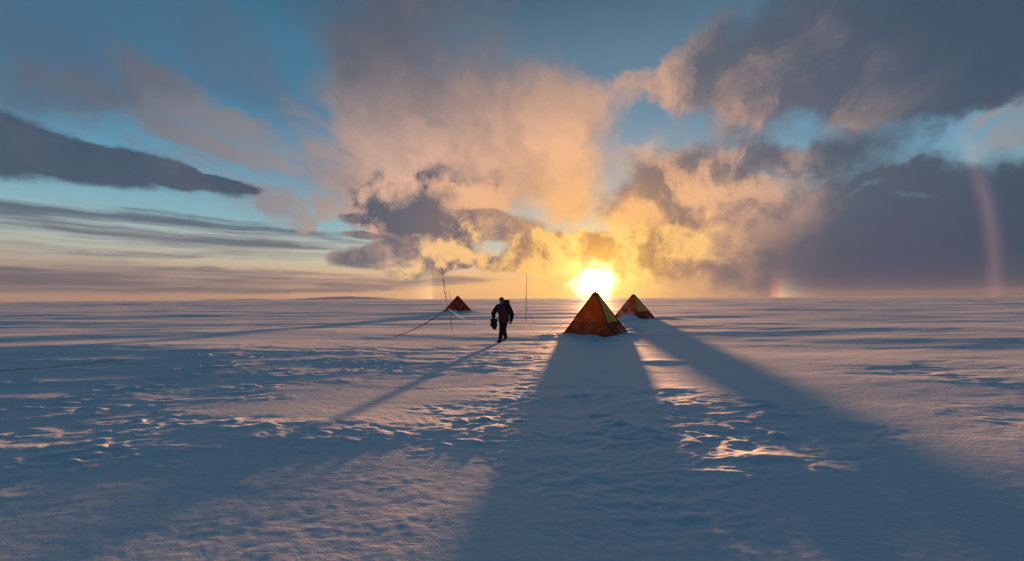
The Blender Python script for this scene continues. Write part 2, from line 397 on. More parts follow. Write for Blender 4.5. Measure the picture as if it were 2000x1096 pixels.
def height(x, y):
    x = np.asarray(x, float); y = np.asarray(y, float)
    d = np.hypot(x, y)
    sp = np.where(d < 60, 0.0042 * d, 0.02 * d) + 0.003
    rm = rough_mask(x, y)
    sm = rm * rm * (3 - 2 * np.minimum(rm, 1.0)) ; sm = np.minimum(sm * 1.2, 1.6)
    z = np.zeros_like(x)
    # long swells that only show towards the horizon
    far = np.clip((d - 30) / 120, 0, 1)
    z += far * 0.42 * pn(x / 150, y / 60, 1) + far * 0.18 * pn(x / 60, y / 22, 2)
    mid = np.clip((d - 8) / 18, 0, 1)
    tp = np.exp(-((x - T1[0]) / 2.5) ** 2 - ((y - T1[1] + 3) / 5.5) ** 2)      # trodden flat in the lee of the near tent
    mid = mid * (1 - .8 * tp)
    z += mid * (0.13 * pn(x / 26, y / 9, 3) + 0.062 * pn(x / 12, y / 3.6, 31) + 0.022 * pn(x / 6.5, y / 1.7, 32))
    z += 0.020 * pn(x / 9, y / 5, 4) + 0.007 * pn(x / 5.5, y / 2.1, 5)
    x0, y0 = flat_pt(230, 690)                                            # low rise added on the left to put its near side in shade
    z += 0.27 * np.exp(-((x - x0) / 10) ** 2) * (1 / (1 + np.exp(-(y - y0 + 4.3) / 1.5))) * np.exp(-np.clip(y - y0, 0, 99) / 9)
    z -= (0.024 + .010 * np.clip(np.abs(x) / 6, 0, 1)) * 1.0 * np.log1p(np.exp(np.clip((5.2 - y) / 1.0, -40, 40)))      # tilt added towards the camera, turning the near snow from the sun to darken it
    def octave(L, an, amp_s, amp_r, seed, kind=0, rot=0.0):
        f = np.clip((L / an / sp - 1.5) / 2.2, 0, 1)
        c, s = math.cos(rot), math.sin(rot)
        xx = x * c + y * s; yy = -x * s + y * c
        wx = 0.35 * L * pn(x / L * 0.6, y / L * 0.9, seed + 60)
        n = pn((xx + wx) / L, (yy + wx * .5) / (L / an), seed)
        if kind == 1: n = np.tanh(3.2 * (n + 0.05)) * 0.42             # wind-cut steps
        if kind == 3: n = 2.2 * np.clip(n - 0.10, 0, 1)                     # scattered crusts and lumps
        if kind == 2: n = (1 - np.abs(n) * 2.2); n = n * np.abs(n) - 0.45   # sharp crests
        return f * (amp_s + (amp_r - amp_s) * sm) * n
    z += octave(3.2, 2.8, 0.006, 0.018, 7, 0, R(5))
    z += octave(1.7, 2.8, 0.0028, 0.0110, 8, 1, R(4))
    z += octave(0.95, 2.6, 0.0018, 0.0068, 9, 1, R(7))
    clump = np.clip(0.55 + 1.6 * pn(x / 1.3, y / .7, 44), 0.1, 1.6)
    z += clump * octave(0.55, 2.5, 0.0012, 0.0076, 10, 1, R(5))
    z += clump * octave(0.33, 1.9, 0.0009, 0.0092, 11, 0, R(8))
    z += clump * octave(0.26, 1.5, 0.0004, 0.0085, 14, 3, R(-12))
    z += (.5 + .5 * clump) * octave(0.19, 1.8, 0.0008, 0.0078, 12, 1, R(3))
    z += octave(0.10, 1.5, 0.0007, 0.0062, 13, 0, R(6))
    for (mx, my, rx, ry, h) in MOUNDS:
        z += h * np.exp(-(((x - mx) / rx) ** 2 + ((y - my) / ry) ** 2))
    for (tx, ty, a, hs, hh) in BANKS:                                    # snow blown up against the tent walls
        c, s = math.cos(a), math.sin(a)
        u = (x - tx) * c + (y - ty) * s; v = -(x - tx) * s + (y - ty) * c
        e = np.maximum(np.abs(u), np.abs(v)) - hs
        near = np.exp(-np.clip(e, 0, 9) / 0.35)
        z += near * hh * (0.55 + 1.0 * np.clip(pn(x / 0.55, y / 0.55, 51) + 0.25 * pn(x / .2, y / .2, 52), -.6, 1))
    return z

# tents: centre, yaw, half side of the base
def at_depth(px, depth):
    d = pdir(px, 583); k = depth / d.y
    return d.x * k, depth
T1 = (*at_depth(1163, 18.7), R(-32), 1.25)
T2 = (*at_depth(1237.5, 33.0), R(-51), 1.28)
T3 = (*at_depth(894, 48.5), R(-47), 1.42)
BANKS = [(T1[0], T1[1], T1[2], T1[3], .11), (T2[0], T2[1], T2[2], T2[3], .12), (T3[0], T3[1], T3[2], T3[3], .14)]
def mound(px, py, rx, ry, h):
    x, y = flat_pt(px, py); MOUNDS.append((x, y, rx, ry, h))
mound(1228, 628, .75, 1.2, .42)           # drift that buries the near left foot of the far tent
mound(1236, 648, .42, .35, .14); mound(1247, 640, .22, .3, .12); mound(1228, 655, .3, .25, .08)
mound(1215, 640, .5, .6, .12)
mound(1300, 622, 1.6, 1.6, .20)           # low bank behind its right foot
mound(885, 613, 1.0, 1.4, .28); mound(915, 612, .6, 1.0, .12)
mound(1290, 707, .8, .3, .04)
mound(640, 835, 2.6, 1.35, .035); mound(1330, 790, 1.3, 1.0, .03)  # first mound added so that its far side faces the sun and brightens
mound(1495, 893, .35, .12, .05)

H0 = float(height(np.array([0.0]), np.array([0.01]))[0])
def ground(x, y): return float(height(np.array([x]), np.array([y]))[0])
def hit(px, py):
    """where the line of sight through a point of the photograph meets the snow"""
    d = pdir(px, py); t = -CAM_H / d.z if d.z < -1e-4 else 200
    for _ in range(12):
        t = (ground(d.x * t, d.y * t) - CAM_H) / d.z
    return Vector((d.x * t, d.y * t, ground(d.x * t, d.y * t)))

def build_snow():
    rows = np.concatenate([0.35 * np.exp(np.arange(0, math.log(60 / 0.35), 0.0043)), 60 * np.exp(np.arange(0.02, math.log(5500 / 60), 0.02)), [5500.0]])
    colsf = np.radians(np.arange(-62, 62.01, 0.1))
    colsb = np.radians(np.arange(64, 297.0, 2.0))
    az = np.concatenate([colsf, colsb])
    rr, aa = np.meshgrid(rows, az, indexing='ij')
    x = rr * np.sin(aa); y = rr * np.cos(aa)
    z = height(x, y)
    co = np.stack([x, y, z], -1)
    # reversed columns so that the faces look up
    me = grid_mesh('snow_ground', co[:, ::-1], len(rows), len(az), close=True)
    # close the small hole under the camera
    m, N, out = new_mat('snow')
    p = N.n('ShaderNodeBsdfPrincipled')
    tc = N.n('ShaderNodeTexCoord'); P = tc.outputs['Object']
    n1 = N.noise(N.v('MULTIPLY', P, (0.5, 1.0, 1.0)), 1.3, 4, 0.55)
    N.put(p.inputs['Base Color'], N.mix(n1, (0.80, 0.83, 0.87), (0.88, 0.89, 0.90)))
    p.inputs['Roughness'].default_value = 0.68
    p.inputs['IOR'].default_value = 1.6
    p.inputs['Specular IOR Level'].default_value = 0.8
    b1 = N.noise(N.v('MULTIPLY', P, (0.55, 1.0, 1.0)), 16.0, 5, 0.6)
    b2 = N.noise(P, 90.0, 3, 0.6)
    bn = N.n('ShaderNodeBump'); bn.inputs['Strength'].default_value = 0.75; bn.inputs['Distance'].default_value = 0.014
    N.put(bn.inputs['Height'], N.mad(b2, 0.25, b1))
    N.put(p.inputs['Normal'], bn.outputs[0])
    N.put(out.inputs[0], p.outputs[0])
    o = link('snow_ground', me, m); tag(o, kind='structure')
    return o
build_snow()

# ------------------------------------------------------------------ far hills
def build_hills():
    a0, a1 = azel(360, 583)[0] - 1, azel(790, 583)[0] + 2
    na, nr = 260, 24
    aa = np.radians(np.linspace(a0, a1, na)); rr = np.linspace(3800, 5000, nr)
    A, RR = np.meshgrid(aa, rr, indexing='ij')
    x = RR * np.sin(A); y = RR * np.cos(A)
    t = (np.degrees(A) - a0) / (a1 - a0)
    prof = 46 * np.exp(-((t - .27) / .10) ** 2) + 30 * np.exp(-((t - .13) / .05) ** 2) + 92 * np.exp(-((t - .62) / .17) ** 2) + 40 * np.exp(-((t - .8) / .12) ** 2)
    prof *= (1 + 0.10 * pn(t * 14, RR / 900, 3) + .03 * pn(t * 50, RR / 500, 4))
    prof *= .36
    s = np.sin(np.pi * np.clip((RR - 3800) / 1200, 0, 1)) ** 0.8
    edge = np.clip(t / .06, 0, 1) * np.clip((1 - t) / .06, 0, 1)
    z = prof * s * edge - 3
    me = grid_mesh('hills', np.stack([x, y, z], -1)[::-1], na, nr)
    m, N, out = new_mat('hill_snow_and_rock')
    p = N.n('ShaderNodeBsdfPrincipled')
    tc = N.n('ShaderNodeTexCoord')
    n = N.noise(tc.outputs['Object'], 0.01, 6, 0.6)
    N.put(p.inputs['Base Color'], N.mix(N.ss(n, .45, .65), (0.80, 0.81, 0.84), (0.62, 0.60, 0.60)))
    p.inputs['Roughness'].default_value = 0.8
    N.put(out.inputs[0], p.outputs[0])
    tag(link('hills', me, m), kind='structure')
build_hills()

# ------------------------------------------------------------------ materials for the camp
def fabric(name, base, rime=0.3, trans=0.45, seed=0.0, rime_low=0.8, dark=None):
    m, N, out = new_mat(name)
    tc = N.n('ShaderNodeTexCoord'); P = tc.outputs['Object']
    P = N.v('ADD', P, (seed, seed * 1.7, seed * .3))
    n1 = N.noise(P, 2.2, 6, 0.6); n2 = N.noise(P, 8.0, 5, 0.6)
    sp = N.n('ShaderNodeSeparateXYZ'); N.put(sp.inputs[0], tc.outputs['Object'])
    c = N.mix(N.ss(n2, .3, .7), tuple(v * .8 for v in base), base)
    low = N.ss(sp.outputs[2], 1.5, 0.0)
    f = N.mul(N.ss(N.add(n1, N.mul(low, 0.10 * rime_low)), .52, .68), rime)
    c = N.mix(f, c, (0.72, 0.70, 0.70))
    df = N.n('ShaderNodeBsdfPrincipled'); N.put(df.inputs['Base Color'], c)
    df.inputs['Roughness'].default_value = .85; df.inputs['Specular IOR Level'].default_value = .2
    wv = N.n('ShaderNodeTexWave'); N.put(wv.inputs[0], P); wv.inputs['Scale'].default_value = 60
    bn = N.n('ShaderNodeBump'); bn.inputs['Strength'].default_value = .25; bn.inputs['Distance'].default_value = .01
    N.put(bn.inputs['Height'], n2); N.put(df.inputs['Normal'], bn.outputs[0])
    tr = N.n('ShaderNodeBsdfTranslucent'); N.put(tr.inputs[0], c)
    mx = N.n('ShaderNodeMixShader'); mx.inputs[0].default_value = trans
    N.put(mx.inputs[1], df.outputs[0]); N.put(mx.inputs[2], tr.outputs[0])
    N.put(out.inputs[0], mx.outputs[0])
    return m

def plain(name, base, rough=.6, metal=0.0, var=.25, scale=12.0, spec=.4):
    m, N, out = new_mat(name)
    p = N.n('ShaderNodeBsdfPrincipled'); tc = N.n('ShaderNodeTexCoord')
    n = N.noise(tc.outputs['Object'], scale, 5, .6)
    N.put(p.inputs['Base Color'], N.mix(n, tuple(v * (1 - var) for v in base), tuple(min(1, v * (1 + var)) for v in base)))
    p.inputs['Roughness'].default_value = rough; p.inputs['Metallic'].default_value = metal
    p.inputs['Specular IOR Level'].default_value = spec
    N.put(out.inputs[0], p.outputs[0])
    return m

MAT = {}
MAT['orange'] = fabric('orange_canvas', (0.47, 0.185, 0.032), .14, .58, 0)
MAT['brown'] = fabric('orange_canvas_shaded', (0.36, 0.13, 0.026), .16, .5, 2.2)  # shade at the foot of the orange walls, put into the canvas colour
MAT['orange_rimed'] = fabric('orange_canvas_rimed', (0.45, 0.15, 0.03), .8, .5, 3.1, 1.2)
MAT['red'] = fabric('red_canvas', (0.30, 0.075, 0.03), .2, .4, 5.3)
MAT['yellow'] = fabric('yellow_canvas', (0.60, 0.56, 0.10), .10, .2, 8.1)
MAT['maroon'] = fabric('maroon_canvas', (0.27, 0.05, 0.02), .22, .25, 1.7)
MAT['pole'] = plain('dark_pole_sleeve', (0.17, 0.045, 0.02), .7)
MAT['bamboo'] = plain('weathered_bamboo', (0.16, 0.12, 0.06), .6)
MAT['mast'] = plain('grey_mast_metal', (0.14, 0.12, 0.11), .5, .3)
MAT['rope'] = plain('dark_rope', (0.05, 0.055, 0.07), .9, 0, .3, 60)
MAT['rimed_rope'] = plain('rime_covered_rope', (0.62, 0.62, 0.64), .9, 0, .2, 60)
MAT['yellow_rope'] = plain('yellow_rope', (0.62, 0.50, 0.24), .9, 0, .3, 60)
MAT['cloth_tie'] = plain('dark_flag_cloth', (0.05, 0.05, 0.04), .9)

# ------------------------------------------------------------------ tube and mesh helpers
def tube_bm(bm, pts, rad, seg=8, cap=True):
    pts = [Vector(p) for p in pts]; n = len(pts)
    rads = rad if isinstance(rad, (list, tuple)) else [rad] * n
    rings = []
    for i, p in enumerate(pts):
        t = (pts[min(i + 1, n - 1)] - pts[max(i - 1, 0)]).normalized()
        a = t.orthogonal().normalized() if i == 0 else (a - t * a.dot(t)).normalized()
        b = t.cross(a)
        rings.append([bm.verts.new(p + (a * math.cos(k * 2 * math.pi / seg) + b * math.sin(k * 2 * math.pi / seg)) * rads[i]) for k in range(seg)])
    for q, w in zip(rings, rings[1:]):
        for k in range(seg):
            f = bm.faces.new((q[k], q[(k + 1) % seg], w[(k + 1) % seg], w[k])); f.smooth = True
    if cap:
        bm.faces.new(rings[0][::-1]); bm.faces.new(rings[-1])
    return rings

def tube(name, pts, rad, mat, parent=None, seg=8):
    bm = bmesh.new(); tube_bm(bm, pts, rad, seg)
    me = bpy.data.meshes.new(name); bm.to_mesh(me); bm.free()
    return link(name, me, mat, parent)

def sag_line(a, b, sag, n=14, wob=0.0, seed=0):
    a, b = Vector(a), Vector(b); r = random.Random(seed)
    o = []
    for i in range(n + 1):
        t = i / n
        p = a.lerp(b, t); p.z -= sag * 4 * t * (1 - t)
        if 0 < i < n: p += Vector((r.uniform(-wob, wob), r.uniform(-wob, wob), r.uniform(-wob, wob)))
        o.append(p)
    return o

# ------------------------------------------------------------------ pyramid tents
def build_tent(cfg, h, label, faces, valance_h, seed, ropes):
    """faces: four (upper material, lower material) pairs, counter-clockwise from the one left of the near corner"""
    tx, ty, yaw, hs = cfg
    zs = [ground(tx + sx * hs * .9, ty + sy * hs * .9) for sx in (-1, 1) for sy in (-1, 1)]
    base = Vector((tx, ty, 0.0))
    t = empty('pyramid_tent', base, label, 'tent', 'pyramid tents of the camp', yaw)
    top = 0.055                                                 # half width where the poles meet
    zb = -0.12
    rng = np.random.RandomState(seed)
    corners = [(-1, -1), (1, -1), (1, 1), (-1, 1)]
    def corner(k, f):
        w = hs + (top - hs) * f
        return np.array([corners[k][0] * w, corners[k][1] * w, zb + (h - zb) * f])
    fv = (valance_h - zb) / (h - zb)
    for k in range(4):
        k2 = (k + 1) % 4
        nrm = np.array([corners[k][0] + corners[k2][0], corners[k][1] + corners[k2][1], 0.0]) / 2
        def panel(f0, f1, nr, ncl, out=0.0):
            co = np.zeros((nr, ncl, 3))
            for i in range(nr):
                f = f0 + (f1 - f0) * i / (nr - 1)
                a, b = corner(k, f), corner(k2, f)
                s = np.linspace(0, 1, ncl)
                p = a[None] * (1 - s[:, None]) + b[None] * s[:, None]
                wid = np.linalg.norm(b - a)
                sag = -0.11 * (4 * s * (1 - s)) * min(wid / 2, 1) * math.sin(math.pi * min(max(f, .02), 1)) ** .6
                wr = 0.028 * pn(s * wid * 2.2 + seed + k * 5, np.full_like(s, f * h * 1.4), 3 + k) + 0.008 * pn(s * wid * 6, np.full_like(s, f * h * 5), 9 + k)
                wr *= np.minimum(1, 8 * s * (1 - s))
                p += nrm[None] * (sag + wr + out)[:, None]
                co[i] = p
            return co
        up, lo = faces[k]
        co = panel(fv, 1.0, 34, 30)
        o = link('wall_panel', grid_mesh('wall_panel', co, 34, 30), MAT[up], t)
        if any(f_[0] == 'yellow' for f_ in faces): o['label'] = 'yellow canvas wall' if up == 'yellow' else 'orange canvas wall'
        co = panel(0.0, fv + .012, 14, 30, out=0.012)
        o = link('valance', grid_mesh('valance', co, 14, 30), MAT[lo], t)
        if lo == 'maroon': o['label'] = 'dark red lower band'
    for k in range(4):
        pts = [corner(k, f) + np.array([corners[k][0], corners[k][1], 0]) * 0.012 for f in np.linspace(0, 1.0, 12)]
        tube('corner_pole', pts, [0.036 - 0.010 * i / 11 for i in range(12)], MAT['pole'], t)
    # cap sewn over the pole heads, with the vent sleeves
    bm = bmesh.new()
    tube_bm(bm, [(0, 0, h - .16), (0, 0, h - .03), (0, 0, h + .035), (0, 0, h + .06)], [.125, .07, .05, .02], 12)
    me = bpy.data.meshes.new('apex_cap'); bm.to_mesh(me); bm.free()
    link('apex_cap', me, MAT['pole'], t)
    inv = Matrix.Rotation(-yaw, 4, 'Z')
    for (kf, f, gx, gy) in ropes:
        # guy line from a pole down to its peg; gx, gy are where the peg stands
        a = Vector(corner(kf, f)); w = Vector((gx, gy, ground(gx, gy)))
        b = inv @ (w - base)
        tube('guy_rope', sag_line(a, b, .03, 10), .006, MAT['rope'], t, 6)
        d = (b - a).normalized()
        bm = bmesh.new(); tube_bm(bm, [b + Vector((0, 0, -.08)) + d * .02, b + Vector((0, 0, .10)) + d * .05], [.012, .016], 6)
        me = bpy.data.meshes.new('peg'); bm.to_mesh(me); bm.free()
        link('peg', me, MAT['bamboo'], t)
    return t

def gp(px, py):
    v = hit(px, py); return v.x, v.y
build_tent(T1, 1.98, 'largest orange pyramid tent with a narrow yellow side, right before the sun',
           [('orange', 'brown'), ('yellow', 'maroon'), ('orange', 'brown'), ('yellow', 'maroon')], 0.62, 3,
           [(0, .55, *gp(1062, 655)), (2, .5, *gp(1256, 648))])
build_tent(T2, 2.0, 'frosted tent with a wide yellow side over a dark red band, behind the largest tent',
           [('orange_rimed', 'orange_rimed'), ('yellow', 'maroon'), ('orange', 'orange'), ('yellow', 'maroon')], 0.62, 8,
           [(2, .5, *gp(1310, 621)), (1, .5, *gp(1262, 634))])
build_tent(T3, 2.06, 'small all red distant tent half buried in snow behind the leaning bamboo pole',
           [('red', 'red'), ('red', 'red'), ('red', 'red'), ('red', 'red')], 0.55, 14,
           [(0, .5, *gp(852, 614)), (2, .5, *gp(934, 613))])

# ------------------------------------------------------------------ poles and ropes
def build_pole():
    foot = hit(884, 648)
    d0 = foot.y
    dt = pdir(861.5, 522); k = d0 / dt.y
    topv = Vector((dt.x * k, d0 + .1, CAM_H + dt.z * k))
    t = empty('bamboo_pole', foot, 'leaning bamboo pole tied with dark rags, rising in front of the small red tent', 'pole')
    rel = topv - foot
    n = 30
    pts = [rel * (i / n) + Vector((0, 0, 0)) + Vector((-.05 * math.sin(math.pi * i / n), 0, 0)) for i in range(-2, n + 1)]
    rads = [.014 - .006 * max(i, 0) / n + (.004 if i % 3 == 0 else 0) for i in range(-2, n + 1)]
    tube('shaft', pts, rads, MAT['bamboo'], t)
    r = random.Random(5)
    for f in (.985, .90, .80, .72, .62, .55):
        c = rel * f + Vector((-.05 * math.sin(math.pi * f), 0, 0))
        bm = bmesh.new()
        tube_bm(bm, [c + Vector((0, 0, -.05)), c, c + Vector((0, 0, .05))], [.012, .022, .012], 8)
        q = [c + Vector((0, -.02, 0)), c + Vector((.05, -.03, -.04)), c + Vector((.07 + r.uniform(0, .03), -.03, -.12)), c + Vector((.06, -.035, -.2))]
        tube_bm(bm, q, [.016, .014, .012, .006], 5)
        me = bpy.data.meshes.new('rag'); bm.to_mesh(me); bm.free()
        link('rag', me, MAT['cloth_tie'], t)
    att = rel * .365 + Vector((-.045, 0, 0))
    # dark guy line that runs down to the left and its rime-white twin to the right
    e = hit(771, 658) - foot
    tube('guy_rope', sag_line(att, e, .16, 24), [.013 + .006 * math.sin(i / 24 * math.pi) for i in range(25)], MAT['rope'], t)
    e2 = hit(908, 624) - foot
    o = tube('guy_rope', sag_line(att, e2, .05, 16), .011, MAT['rimed_rope'], t); o['label'] = 'rime white guy rope'
    # thin second rod lashed to the shaft
    dt = pdir(877.5, 566); k = (d0 + .15) / dt.y
    tp = Vector((dt.x * k, d0 + .15, CAM_H + dt.z * k)) - foot
    tube('rod', [rel * .10 + Vector((.03, .05, 0)), tp], .009, MAT['bamboo'], t, 6)
build_pole()

def build_mast():
    foot = hit(1027, 627)
    dt = pdir(1028.5, 531); k = foot.y / dt.y
    topv = Vector((dt.x * k, foot.y, CAM_H + dt.z * k)) - foot
    t = empty('antenna_mast', foot, 'thin upright antenna mast with low guy ropes, between the walker and the sun', 'mast')
    tube('shaft', [Vector((0, 0, -.2)), topv * .45, topv * .75, topv], [.024, .022, .015, .007], MAT['mast'], t)
    tube('collar', [topv * .445, topv * .465], .045, MAT['mast'], t)
    tube('collar', [topv * .24, topv * .252], .045, MAT['mast'], t)
    for px, py, sg in ((1002, 619, -.05), (1054, 613, -.05), (1044, 632, -.02)):
        e = hit(px, py) - foot
        tube('guy_rope', sag_line(topv * .245, e, sg, 14), .009, MAT['rope'], t, 6)
build_mast()

def build_snow_rope():
    pts = []
    for px, py in ((-120, 737), (-40, 729), (20, 723.5), (75, 720), (120, 716), (160, 711), (200, 707), (240, 704), (262, 702)):
        pts.append(hit(px, py))
    sm = []
    for i in range(len(pts) - 1):
        for q in range(8):
            t = q / 8
            p = pts[i].lerp(pts[i + 1], t)
            p.z = ground(p.x, p.y) + .004 + .007 * math.sin(i * 3 + t * 6)
            sm.append(p)
    o = tube('rope', [p - sm[0] for p in sm], .011, MAT['yellow_rope'])
    o.location = sm[0]
    tag(o, 'faded yellow rope lying across the rough snow at the far left', 'rope')
build_snow_rope()

# ------------------------------------------------------------------ the walker
MAT['skin'] = plain('wind_burnt_skin', (0.36, 0.19, 0.13), .55, 0, .12)
MAT['jacket'] = plain('dark_red_parka_cloth', (0.105, 0.020, 0.014), .8, 0, .3, 18)
MAT['sleeve'] = plain('black_sleeve_cloth', (0.014, 0.012, 0.013), .8, 0, .3, 18)
MAT['trousers'] = plain('dark_navy_trouser_cloth', (0.016, 0.014, 0.026), .8, 0, .3, 18)
MAT['boot'] = plain('black_boot_leather', (0.02, 0.016, 0.015), .6)
MAT['hat'] = plain('black_wool', (0.012, 0.011, 0.013), .95, 0, .3, 60)
MAT['hair'] = plain('dark_hair', (0.03, 0.02, 0.015), .7)
MAT['pack'] = plain('brown_red_pack_cloth', (0.10, 0.028, 0.018), .8, 0, .3, 18)
MAT['strap'] = plain('grey_webbing', (0.10, 0.10, 0.11), .8, 0, .2, 40)
MAT['bag'] = plain('black_bag_cloth', (0.013, 0.011, 0.013), .75, 0, .3, 18)
MAT['bag_red'] = plain('deep_red_bag_base', (0.13, 0.014, 0.012), .75, 0, .2, 18)

def fused(name, prims, voxel, mat, parent=None, smooth=4):
    """one continuous surface grown from tapered limbs and ellipsoids.
    prims: ('l', [points], [radii]) or ('e', centre, (rx, ry, rz), rotation z)"""
    bm = bmesh.new()
    for pr in prims:
        if pr[0] == 'l':
            pts = [Vector(p) for p in pr[1]]; rad = pr[2]
            for (a, b), (ra, rb) in zip(zip(pts, pts[1:]), zip(rad, rad[1:])):
                n = max(2, int((b - a).length / (0.35 * min(ra, rb))) + 1)
                for i in range(n + 1):
                    t = i / n
                    bmesh.ops.create_icosphere(bm, subdivisions=2, radius=ra + (rb - ra) * t, matrix=Matrix.Translation(a.lerp(b, t)))
        else:
            c, r3 = Vector(pr[1]), pr[2]; rz = pr[3] if len(pr) > 3 else 0
            rx = pr[4] if len(pr) > 4 else 0
            mtx = Matrix.Translation(c) @ Matrix.Rotation(rz, 4, 'Z') @ Matrix.Rotation(rx, 4, 'X') @ Matrix.Diagonal((*r3, 1))
            bmesh.ops.create_icosphere(bm, subdivisions=3, radius=1, matrix=mtx)
    me = bpy.data.meshes.new(name + '_raw'); bm.to_mesh(me); bm.free()
    o = bpy.data.objects.new(name + '_raw', me); COL.objects.link(o)
    rm = o.modifiers.new('r', 'REMESH'); rm.mode = 'VOXEL'; rm.voxel_size = voxel; rm.use_smooth_shade = True
    sm = o.modifiers.new('s', 'SMOOTH'); sm.iterations = smooth; sm.factor = .5
    dg = bpy.context.evaluated_depsgraph_get(); dg.update()
    res = bpy.data.meshes.new_from_object(o.evaluated_get(dg))
    bpy.data.objects.remove(o); bpy.data.meshes.remove(me)
    res.name = name
    res.materials.clear(); res.materials.append(mat)
    for p in res.polygons: p.use_smooth = True
    return link(name, res, None, parent)

def build_person():
    foot = hit(982, 667.5)
    P = empty('person', foot, 'walker in dark red parka and black hat striding with a bag in hand', 'person')
    FA = R(-28)                                                       # turned towards the left of the picture
    fwd = Vector((math.sin(FA), -math.cos(FA), 0)); lat = Vector((math.cos(FA), math.sin(FA), 0))   # lat: the walker's left, right in the picture
    V = Vector
    S = 1.03
    pelvis = V((.045, .02, .93)); chest = V((.025, -.01, 1.29)); neck = V((-.005, -.05, 1.48)); head = V((-.04, -.11, 1.62))
    shR, shL = chest + lat * -.235 + V((0, 0, .11)), chest + lat * .235 + V((0, 0, .10))
    hipR, hipL = pelvis + lat * -.085, pelvis + lat * .085
    elR, hdR = V((-.37, .05, 1.14)), V((-.35, -.10, .96))
    elL, hdL = V((.375, -.04, 1.09)), V((.335, -.12, .83))
    knR, anR = V((-.04, -.20, .51)), V((-.095, -.22, .10))
    knL, anL = V((.05, .03, .50)), V((.11, .34, .15))
    zL = ground(foot.x + anL.x, foot.y + anL.y) - foot.z; zR = ground(foot.x + anR.x, foot.y + anR.y) - foot.z
    anL.z += zL; anR.z += zR
    tf = (fwd + V((0, 0, -.05))).normalized()
    # --- body: one continuous surface, most of it under the clothes
    hf = fwd * .1
    prims = [('l', [pelvis, (pelvis + chest) / 2, chest, neck], [.125, .115, .13, .055]),
             ('l', [neck, head + V((0, 0, -.03))], [.056, .058]),
             ('l', [shR, chest + V((0, 0, .1)), shL], [.062, .10, .062]),
             ('l', [shR, elR, hdR], [.056, .042, .03]), ('l', [shL, elL, hdL], [.056, .042, .03]),
             ('l', [hipR, knR, anR], [.088, .056, .038]), ('l', [hipL, knL, anL], [.088, .056, .038]),
             ('l', [anR, anR + fwd * .15 + V((0, 0, -.05))], [.04, .03]), ('l', [anL, anL + fwd * .13 + V((0, 0, -.08))], [.04, .03]),
             # head: skull, jaw, nose, brow, ears, lips
             ('e', head + V((0, 0, .03)), (.076, .094, .10), FA), ('e', head + fwd * .03 + V((0, 0, -.055)), (.054, .06, .062), FA),
             ('l', [head + fwd * .09 + V((0, 0, .02)), head + fwd * .112 + V((0, 0, -.018))], [.011, .016]),
             ('l', [head + fwd * .083 - lat * .04 + V((0, 0, .03)), head + fwd * .083 + lat * .04 + V((0, 0, .03))], [.014, .014]),
             ('l', [head + fwd * .086 - lat * .02 + V((0, 0, -.05)), head + fwd * .086 + lat * .02 + V((0, 0, -.05))], [.010, .010]),
             ('e', head - lat * .08 + V((0, 0, .005)), (.012, .024, .032), FA), ('e', head + lat * .08 + V((0, 0, .005)), (.012, .024, .032), FA),
             ('e', head + fwd * .07 + V((0, 0, -.092)), (.022, .022, .018), FA)]
    fused('body', prims, .009, MAT['skin'], P, 2)
    # eyes
    for s in (-1, 1):
        bm = bmesh.new(); bmesh.ops.create_icosphere(bm, subdivisions=2, radius=.0115, matrix=Matrix.Translation(head + fwd * .082 + lat * s * .031 + V((0, 0, .008))))
        me = bpy.data.meshes.new('eye'); bm.to_mesh(me); bm.free(); link('eye', me, MAT['hair'], P)
    # hair under the hat
    fused('hair', [('e', head - fwd * .02 + V((0, 0, .035)), (.083, .092, .095), FA), ('e', head - fwd * .055 + V((0, 0, -.04)), (.066, .045, .06), FA)], .012, MAT['hair'], P, 2)
    fused('hat', [('e', head - fwd * .012 + V((0, 0, .082)), (.094, .108, .082), FA), ('l', [head - lat * .08 + fwd * .02 + V((0, 0, .055)), head + fwd * .088 + V((0, 0, .062)), head + lat * .08 + fwd * .02 + V((0, 0, .055))], [.026, .024, .026]),
                  ('e', head + V((0, 0, .165)), (.022, .022, .016))], .010, MAT['hat'], P, 3)
    # parka: torso with a flared hem and a thick collar, then the dark sleeves
    fused('parka', [('l', [pelvis + V((0, .01, -.06)), pelvis + V((0, 0, .08)), (pelvis + chest) / 2, chest, chest + V((0, -.01, .10))], [.215, .205, .20, .205, .16]),
                    ('l', [hipR + lat * -.05 + V((0, -.02, -.07)), chest + lat * -.08], [.11, .12]), ('l', [hipL + lat * .05 + V((0, -.01, -.07)), chest + lat * .09], [.115, .12]),
                    ('l', [shR + lat * .03, chest + V((0, 0, .12)), shL - lat * .03], [.09, .12, .09]),
                    ('l', [neck + V((0, .01, -.05)), neck + fwd * .02 + V((0, 0, .035))], [.10, .082])], .016, MAT['jacket'], P, 5)
    for sh, el, hd in ((shR, elR, hdR), (shL, elL, hdL)):
        mid1 = sh.lerp(el, .5) + V((0, 0, .01))
        fused('sleeve', [('l', [sh, mid1, el, el.lerp(hd, .55), el.lerp(hd, .86)], [.115, .108, .098, .088, .07]), ('l', [el.lerp(hd, .78), el.lerp(hd, .9)], [.062, .062])], .013, MAT['sleeve'], P, 4)
    # trousers
    fused('trousers', [('l', [hipR + V((0, 0, .02)), hipL + V((0, 0, .02))], [.125, .125]),
                       ('l', [hipR, hipR.lerp(knR, .5), knR, knR.lerp(anR, .6), anR + V((0, 0, .05))], [.13, .115, .096, .092, .088]),
                       ('l', [hipL, hipL.lerp(knL, .5), knL, knL.lerp(anL, .6), anL + V((0, 0, .05))], [.13, .115, .096, .092, .088])], .013, MAT['trousers'], P, 4)
    # boots: the front one flat on the snow, the rear one pushing off its toe
    gR = zR; gL = zL
